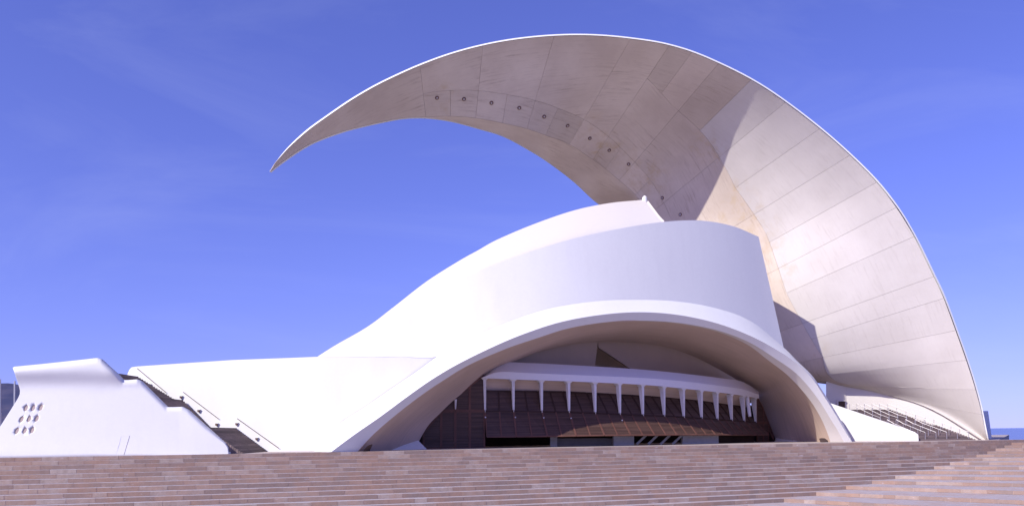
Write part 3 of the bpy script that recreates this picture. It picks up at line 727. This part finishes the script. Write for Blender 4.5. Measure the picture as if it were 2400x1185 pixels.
# flat shutters at the left end, cut by the arch
lx = [992, 1034, 1067, 1101, 1136]
def dl(x): return interp(x, [960, 1137], [105.6, 107.5])
Stop = lambda x: interp(x, [980, 1001, 1033, 1067, 1100, 1129, 1146], [1031, 1000, 966, 934, 908, 886, 873])
for i in range(4):
    x0, x1 = lx[i], lx[i+1]
    t0, t1 = max(963, Stop(x0)), max(963, Stop(x1))
    quadpanel('flat_shutter', P(x0, t0, dl(x0)+.1), P(x1, t1, dl(x1)+.1), P(x1, 1049.5, dl(x1)+.1), P(x0, 1051, dl(x0)+.1), 1, hall, fw=.22)
    if i:
        quadpanel('flat_shutter', P(x0, min(960, Stop(x0)-3), dl(x0)+.1), P(x1, min(958, Stop(x1)-3), dl(x1)+.1), P(x1, 961, dl(x1)+.1), P(x0, 961, dl(x0)+.1), 1, hall, fw=.22)
solid('timber_infill', [(975, 1033, 106.3), (1001, 998, 106.3), (1040, 955, 106.6), (1137, 878, 108.3), (1137, 1056, 108.0), (1000, 1056, 106.5)], .2, M_BROWN)
p = P(1068, 935, 106.4); q = P(1067.5, 958, 106.4); m = MB(); m.tube(p, q, .16, 8, .07); m.build('column_stub', M_COLUMN, hall)
# right end
rx = [1774, 1789, 1801, 1813]
def drr(x): return interp(x, [1772, 1815], [131.2, 135])
Rt = lambda x: interp(x, [1773, 1778, 1792, 1804, 1815], [925, 935, 964.5, 998.6, 1026])
for i in range(3):
    x0, x1 = rx[i], rx[i+1]
    quadpanel('flat_shutter', P(x0, Rt(x0), drr(x0)), P(x1, Rt(x1), drr(x1)), P(x1, 988 if i < 2 else 1030, drr(x1)), P(x0, 988 if i < 2 else 1004, drr(x0)), 1, hall, fw=.2)
    if i < 2: quadpanel('flat_shutter', P(x0, 991, drr(x0)), P(x1, 991, drr(x1)), P(x1, 1036, drr(x1)), P(x0, 1036, drr(x0)), 1, hall, fw=.2)
solid('timber_infill', [(1770, 915, 132.8), (1776, 928, 133.2), (1792, 962, 135), (1804, 996, 136), (1817, 1026, 136.6), (1813, 1040, 136.6), (1770, 1040, 132.8)], .2, M_BROWN)
# interior seen under the shutters and in the lunette
for nm, pts, dp, mt in [
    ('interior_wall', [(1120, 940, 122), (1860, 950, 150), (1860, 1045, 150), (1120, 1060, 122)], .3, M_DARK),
    ('interior_wall', [(1305, 1026, 113.0), (1436, 1026, 115.0), (1436, 1050, 115.0), (1305, 1050, 113.0)], .3, M_GREY),
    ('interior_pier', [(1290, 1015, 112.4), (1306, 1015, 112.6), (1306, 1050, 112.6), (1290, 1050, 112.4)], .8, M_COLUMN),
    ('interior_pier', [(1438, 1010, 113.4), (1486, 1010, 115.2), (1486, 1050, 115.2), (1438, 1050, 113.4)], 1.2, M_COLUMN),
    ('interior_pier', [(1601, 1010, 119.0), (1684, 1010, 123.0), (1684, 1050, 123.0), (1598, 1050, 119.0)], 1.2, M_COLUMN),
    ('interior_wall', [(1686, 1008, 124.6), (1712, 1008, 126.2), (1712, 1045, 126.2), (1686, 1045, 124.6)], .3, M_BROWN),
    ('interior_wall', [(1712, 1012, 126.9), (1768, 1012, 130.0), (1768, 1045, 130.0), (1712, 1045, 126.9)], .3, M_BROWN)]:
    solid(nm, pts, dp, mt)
for x in (1500, 1527, 1556, 1584):
    m = MB(); d = 116+(x-1500)*0.035; m.bar(P(x+14, 1019, d), P(x-8, 1040, d-.3), .16, .3); m.build('slanted_strut', M_COLUMN, hall)
pc = P(1751, 930, 129.2); pq = P(1757.5, 975, 128.6); m = MB(); m.tube(pc, pq, .33, 10, .22); m.build('service_duct', M_BEAM, hall)
# lunette walls
tl = [(1120, 880, 110), (1146, 866, 110.5), (1180, 850, 111.5), (1210, 836, 112.5), (1270, 815, 114.5), (1340, 799, 117), (1402, 793, 119.6)]
bl = [(1120, 900, 110), (1150, 892, 110.5), (1180, 890, 111.5), (1212, 890, 112.5), (1270, 892, 114.5), (1335, 893, 117), (1390, 895, 119.6)]
patch('lunette_wall', tl, bl, M_LUNETTE, hall, 24, 2, 0.3, curve=lin, smooth=False)
tr = [(1400, 794, 120.2), (1403, 813, 120.3), (1440, 812, 121.8), (1475, 795, 123)]
rw = MB()
poly = [(1400, 790, 120.2), (1403, 814, 120.3), (1440, 838, 121.6), (1480, 865, 123.2), (1495, 876, 123.8), (1600, 890, 128.5), (1730, 915, 135), (1745, 885, 136), (1680, 850, 132.4), (1600, 815, 128.8), (1540, 800, 126), (1470, 791, 123)]
solid('lunette_wall', poly, 1.2, M_LUNETTE)
solid('lunette_back_wall', [(1380, 790, 127), (1520, 800, 131), (1520, 890, 131), (1380, 890, 127)], .3, M_LUNETTE)
# --- pier, door, wall and slab on the right
def dk(x): return interp(x, [1905, 1995, 2085, 2185, 2312], [137.0, 136.3, 134.4, 130.9, 125.5])
kb = [(1983, 903), (2035, 911), (2085, 923), (2135, 938), (2185, 955.5), (2250, 987), (2314, 1034)]
patch('stair_wall', [(x, y, dk(x)) for x, y in kb], [(x, 1045-(x-1983)*0.02 if x < 2312 else 1037, dk(x)+0.1) for x, y in kb], M_CREAM, hall, 40, 6, 0.5, curve=lin)
m = MB(); a = [P(1936, 890, 135.6), P(1984.5, 896, 136.4), P(1984.5, 1010, 136.4), P(1936, 1010, 135.6)]; m.prism(a, [v+Vector((2.35, 6, 0)) for v in a]); m.build('stair_pier', M_CREAM, hall)
m = MB(); a = [P(1964, 938.5, 135.95), P(1980.5, 938.5, 136.2), P(1980.5, 958, 136.2), P(1964, 958, 135.95)]; m.prism(a, [v+Vector((0.02, .15, 0)) for v in a]); m.build('doorway', M_SOFFD, hall)
m = MB(); m.bar(P(1963, 938, 135.8), P(1981.5, 938, 136.1), .22, .22); m.bar(P(1963, 938, 135.8), P(1963, 958, 135.8), .2, .2, Vector((1, 0, 0))); m.build('door_frame', M_CREAM, hall)
solid('end_slab', [(2296, 962, 140), (2316, 962, 141), (2326, 1037, 141), (2290, 1037, 140)], 1.5, M_WHITE)
# white balustrade of the right stair
m = MB(); a = [P(1925, 936.5, 131.5), P(1945, 943.5, 130.6), P(2046, 977.5, 126.4), P(2108, 998.5, 124), P(2144, 1011.5, 122.2), P(2152, 1018, 121.6), P(2153, 1036, 121.6), P(1925, 1040, 131.5)]
m.prism(a, [v+Vector((0.0, 0.9, 0)) for v in a])
bs = m.build('balustrade', M_WHITE, hall)

# ------------------------------------------------------------------ stairs on the right
rs = root('staircase', (60, 130, 0), 'broad dark stone stair rising behind the white balustrade under the sail on the right', 'staircase')
def rl(f): # f 0..1 along the climb -> left and right ends
    Lp = Vector((57.6, 121.9, 0)).lerp(Vector((51.2, 131, 0)), f)
    Rp = Vector((67.6, 124.5, 0)).lerp(Vector((58.7, 133.8, 0)), f)
    return Lp, Rp
NS = 32; LAND = 14
fpos = []; f = 0
for k in range(NS+1):
    fpos.append(f); f += 0.07 if k == LAND else (1-0.07)/NS
for k in range(NS):
    L1, R1 = rl(fpos[k]); L2, R2 = rl(fpos[k+1]); z0 = k*0.150; z1 = z0+0.150
    up = Vector((0, 0, z1)); lo = Vector((0, 0, z0-.02))
    if k == NS-1: L2 = L2+Vector((-4, 6, 0)); R2 = R2+Vector((-4, 2.4, 0))
    vs = [L1+lo, R1+lo, R1+up, L1+up, L2+lo, R2+lo, R2+up, L2+up]
    ob = mesh('step', vs, BF, M_DSTEP); under(ob, rs)
def rail(name, f0, f1, lat, z_off=0.9):
    def pt(f):
        L, R = rl(f); p = L.lerp(R, lat); k = sum(1 for q in fpos if q <= f+1e-6); return p+Vector((0, 0, k*0.150))
    posts = [pt(f0+(f1-f0)*i/4) for i in range(5)]
    a = posts[0]; e = root('handrail', tuple(a), None, 'handrail', 'steel handrails on the right stair')
    for p in posts:
        m = MB(); m.tube(p-Vector((0, 0, .1)), p+Vector((0, 0, z_off)), .035, 6); m.build('post', M_STEEL, e)
    m = MB()
    for p, q in zip(posts, posts[1:]): m.tube(p+Vector((0, 0, z_off)), q+Vector((0, 0, z_off)), .04, 6)
    m.build('rail', M_STEEL, e)
    return e
ordn = ['nearest to the white balustrade', 'second from the white balustrade', 'third from the white balustrade', 'third from the wall under the sail', 'second from the wall under the sail', 'nearest to the wall under the sail']
for j, lat in enumerate([0.03, 0.20, 0.38, 0.56, 0.74, 0.93]):
    e = rail('handrail', fpos[16], fpos[NS]-.02, lat); e['label'] = 'thin steel handrail on the upper flight, '+ordn[j]
    e = rail('handrail', fpos[1], fpos[14], lat); e['label'] = 'thin steel handrail on the lower flight, '+ordn[j]

# ------------------------------------------------------------------ sculpted wall and stair on the left
lw = root('stair_parapet', (-38, 84, 0), 'sculpted white parapet block with nine round portholes and stepped sloping top', 'wall')
tp = [(30, 861), (34, 858.5), (100, 852), (170, 844.5), (228, 838), (236, 841), (254, 858), (273, 875), (287, 889.5), (300, 889.8), (321, 888), (330, 893), (360, 923), (390, 953), (408, 953), (426, 952.3), (440, 960), (480, 996.5), (515, 1027), (527, 1037), (533, 1047), (534.8, 1062)]
def neck(x, y): return 60*interp(x, [0, 300, 480, 535], [1, .9, .7, 0.05])
def dtop(x): return edgeY(x)+2.2-interp(x, [400, 535], [0, 1.3])
left = {'n': (50, 918), 'b': (-40, 1080)}
T3, N3, B3_ = [], [], []
for i, (x, y) in enumerate(tp):
    u = i/(len(tp)-1)
    T3.append((x, y, dtop(x)-0.05))
    ny = min(y+neck(x, y), 1058)
    nx_ = x+interp(x, [30, 60, 200], [20, 17, 2]) if x < 200 else x+2*interp(x, [200, 400], [1, 0])
    N3.append((nx_, ny, dtop(x)+0.42-interp(x, [400, 535], [0, .4])))
    bxp = x+interp(x, [30, 60, 260, 535], [-78, -60, -10, 0]); pd = edgeY(bxp)
    B3_.append((bxp, hor(bxp)+(EYE+0.1)*F/(pd+0.55), pd+0.55-interp(x, [30, 535], [0, 0])))
def pdepth(x, y, yt):
    foot = edgeY(x)+0.55; h = max(0., (1066-y)/205)
    d = foot+2.3*h**0.85*interp(x, [-40, 420, 535], [1, .8, .55])
    fl = sstep((908-y)/44)*interp(x, [300, 380], [1, 0])
    return d-0.8*fl
def pf(u, v):
    t = u*(len(tp)-1); a, b, c = lin(T3, t), lin(N3, t), lin(B3_, t)
    s_ = 0.3
    if v < s_: q = v/s_; x, y = a[0]*(1-q)+b[0]*q, a[1]*(1-q)+b[1]*q
    else: q = (v-s_)/(1-s_); x, y = b[0]*(1-q)+c[0]*q, b[1]*(1-q)+c[1]*q
    return P(x, y, pdepth(x, y, a[1])+0.45*max(0., 1-v/0.05)**2)
NU, NV = 150, 26
vsf = [[pf(i/NU, j/NV) for j in range(NV+1)] for i in range(NU+1)]
# smooth along v a little
for _ in range(2):
    for i in range(NU+1):
        r = vsf[i]; new = [r[0]]+[r[j]*0.5+(r[j-1]+r[j+1])*0.25 for j in range(1, NV)]+[r[NV]]; vsf[i] = [new[j] if j > 3 else r[j] for j in range(NV+1)]
vs = [p for r in vsf for p in r]; nf = len(vs)
BACK = 2.6
back = []
for i in range(NU+1):
    for j in range(NV+1):
        p = vsf[i][j]; t = vsf[i][0]
        yb = t.y+0.55
        back.append(Vector((p.x*(1+0.0), max(yb, p.y+0.5), p.z)))
# back is a plain upright face directly behind
vs += back; fs = []
W_ = NV+1
for i in range(NU):
    for j in range(NV):
        a = i*W_+j; fs.append((a, a+1, a+W_+1, a+W_)); fs.append((nf+a, nf+a+W_, nf+a+W_+1, nf+a+1))
    fs.append((i*W_, (i+1)*W_, nf+(i+1)*W_, nf+i*W_)); fs.append((i*W_+NV, nf+i*W_+NV, nf+(i+1)*W_+NV, (i+1)*W_+NV))
for j in range(NV):
    fs.append((j, nf+j, nf+j+1, j+1)); a = NU*W_+j; fs.append((a, a+1, nf+a+1, nf+a))
m = MB(); m.add(vs, fs); par_body = m.build('parapet_body', M_WHITE, lw, smooth=True)
# surface lookup for fittings on the parapet
def on_par(px, py):
    best = None
    for i in range(0, NU+1):
        for j in range(3, NV+1):
            q = vsf[i][j]; x, y = proj(q); e = (x-px)**2+(y-py)**2
            if best is None or e < best[0]: best = (e, i, j)
    _, i, j = best; i = min(max(i, 1), NU-1); j = min(max(j, 1), NV-1)
    q = vsf[i][j]; nn = (vsf[i+1][j]-vsf[i-1][j]).cross(vsf[i][j+1]-vsf[i][j-1]).normalized()
    if nn.y > 0: nn = -nn
    # intersect pixel ray with the tangent plane
    o_ = Vector((0, 0, EYE)); dr = P(px, py, 1)-o_; t = (q-o_).dot(nn)/dr.dot(nn); return o_+dr*t, nn
holes = [(60.6, 955.5), (78, 955), (95.6, 954), (50.6, 981.6), (68, 981), (86, 980), (39.5, 1008.8), (58, 1008), (75.4, 1007)]
cut = []
def oval(q, nn, k, d0, d1):
    side = nn.cross(Vector((0, 0, 1))).normalized()*-1; upv = side.cross(nn).normalized()
    if upv.z < 0: upv = -upv
    if side.x < 0: side = -side
    ring = [side*(0.20*k*math.cos(a)+0.07*k*math.sin(a))+upv*0.34*k*math.sin(a) for a in [i*2*math.pi/24 for i in range(24)]]
    m = MB(); m.prism([q+nn*d0+r for r in ring], [q-nn*d1+r for r in ring]); return m
for hx, hy in holes:
    q, nn = on_par(hx, hy)
    cut.append(oval(q, nn, 0.94, 0.6, 0.18).build('cutter', M_DARK))
    oval(q, nn, 1.03, -0.05, 0.26).build('porthole', M_PORT, lw)
for c_ in cut:
    md = par_body.modifiers.new('cut', 'BOOLEAN'); md.operation = 'DIFFERENCE'; md.solver = 'EXACT'; md.object = c_
bpy.context.view_layer.update()
dg = bpy.context.evaluated_depsgraph_get(); me = bpy.data.meshes.new_from_object(par_body.evaluated_get(dg))
par_body.modifiers.clear(); par_body.data = me
for c_ in cut: bpy.data.objects.remove(c_)
# access door outline (two thin reveals)
m = MB()
for (x0, y0), (x1, y1) in [((304, 1020), (297, 1043)), ((297, 1043), (290.5, 1065))]:
    a, nn = on_par(x0, y0); b, _ = on_par(x1, y1); m.bar(a+nn*.0, b+nn*.0, .035, .03, nn)
m.build('door_joint', M_GREY, lw)
m = MB()
for (x0, y0), (x1, y1) in [((284, 1020.5), (303, 1020)), ((284, 1020.5), (272, 1064))]:
    a, nn = on_par(x0, y0); b, _ = on_par(x1, y1); m.bar(a, b, .03, .012, nn)
m.build('door_joint', M_BEAM, lw)

# left stair: three flights with landings
ls = root('staircase', (-33, 87, 0), 'narrow dark stone stair climbing left between the white parapet and the long wall', 'staircase')
prof = []                                           # (x position, z) nosings from the bottom up
def zl(px, py): return EYE+(hor(px)-py)*100.5/F
def X_at(px, d=100.5): return (px-CX)/F*d
flights = [(627, 548, 18, 0.0, zl(548, 1002)), (489, 420, 18, zl(548, 1002), zl(411, 936)), (402, 313, 16, zl(411, 936), zl(313, 880.6))]
segs = []
for (pa, pb, n_, za, zb) in flights:
    for k in range(n_):
        xa = X_at(pa)+(X_at(pb)-X_at(pa))*k/n_; xb = X_at(pa)+(X_at(pb)-X_at(pa))*(k+1)/n_
        segs.append([xa, xb, za+(zb-za)*k/n_, za+(zb-za)*(k+1)/n_])
segs[17][1] = X_at(489); segs[35][1] = X_at(402); segs[-1][1] = X_at(296)
for xa, xb, z0, z1 in segs:
    y1 = 101.4; y0 = pdepth(CX+F*xa/90, 1066-z1*22, 0)+0.75
    dx = 0.10
    vs = [Vector((xa+dx, y0, -0.1)), Vector((xa, y1, -0.1)), Vector((xa, y1, z1)), Vector((xa+dx, y0, z1)), Vector((xb+dx, y0, -0.1)), Vector((xb, y1, -0.1)), Vector((xb, y1, z1)), Vector((xb+dx, y0, z1))]
    m = MB(); m.add(vs, BF); m.build('step', M_DSTEP, ls)
def wallpt(px, py, off=0.0):
    yt = interp(px, [q[0] for q in tops], [q[1] for q in tops]); v = max(0., min(1., (py-yt)/(1062-yt)))
    return P(px, py, wd(px)+interp(px, [560, 740], [1.6, 0.71])*(1-v)-off)
rl_lab = ['topmost of the three dark handrails on the long white wall', 'middle one of the three dark handrails on the long white wall', 'lowest of the three dark handrails on the long white wall']
for i, ((x0, y0), (x1, y1)) in enumerate([((321, 862.4), (389, 919)), ((429.4, 918), (511.5, 980)), ((556, 980), (653, 1049))]):
    a, b = wallpt(x0, y0, .16), wallpt(x1, y1, .16)
    e = root('wall_handrail', tuple(a), rl_lab[i], 'handrail', 'handrails fixed to the long white wall')
    m = MB(); m.tube(a, b, .045, 8); m.build('rail', M_RAILDK, e)
    for u in (0.03, .5, .97):
        p = a.lerp(b, u); m = MB(); m.tube(p, p+Vector((0, .6, -.05)), .035, 6); m.build('bracket', M_RAILDK, e)
lamps = [(350.4, 902.5), (386, 931), (424, 930), (465.5, 962), (507.4, 994), (554.4, 993), (601.2, 1027.5)]
names = ['topmost small bronze wall lamp beside the upper flight', 'second bronze wall lamp from the top, at the foot of the upper flight', 'bronze wall lamp just above the upper landing, head of the middle handrail', 'bronze wall lamp halfway down the middle flight', 'bronze wall lamp at the foot of the middle flight', 'bronze wall lamp just above the lower landing, head of the lowest handrail', 'lowest bronze wall lamp beside the bottom flight']
for (x, y), lab in zip(lamps, names):
    c_ = wallpt(x, y, .12); e = root('wall_lamp', tuple(c_), lab, 'wall lamp', 'small lamps on the long white wall')
    m = MB(); m.prism([c_+Vector((-.13, -.12, .1)), c_+Vector((.13, -.12, .1)), c_+Vector((.10, -.12, -.12)), c_+Vector((-.10, -.12, -.12))], [c_+Vector((-.13, .14, .1)), c_+Vector((.13, .14, .1)), c_+Vector((.10, .14, -.12)), c_+Vector((-.10, .14, -.12))]); m.build('lamp_housing', M_LAMP, e)
    m = MB(); m.prism([c_+Vector((-.15, -.1, .11)), c_+Vector((.18, -.1, .11)), c_+Vector((.22, -.1, .17)), c_+Vector((-.1, -.1, .19))], [c_+Vector((-.15, .14, .11)), c_+Vector((.18, .14, .11)), c_+Vector((.22, .14, .17)), c_+Vector((-.1, .14, .19))]); m.build('lamp_hood', M_WHITE, e)

# ------------------------------------------------------------------ poles at far left
for (x, y, d, lab) in [(34.5, 892, 150, 'tall slim grey mast between the hill and the white parapet'), (0.5, 888, 150, 'grey mast cut by the left edge of the picture, before the dark hill')]:
    top = P(x, y, d); base = Vector((top.x-.25, top.y, -3)); mid = base.lerp(top, 0.62)
    e = root('mast', tuple(base), lab, 'mast', 'grey masts before the hill')
    m = MB(); m.tube(base, mid, .30, 10, .24); m.build('lower_tube', M_POLE, e)
    m = MB(); m.tube(mid, top, .15, 10, .13); m.build('upper_tube', M_POLE, e)
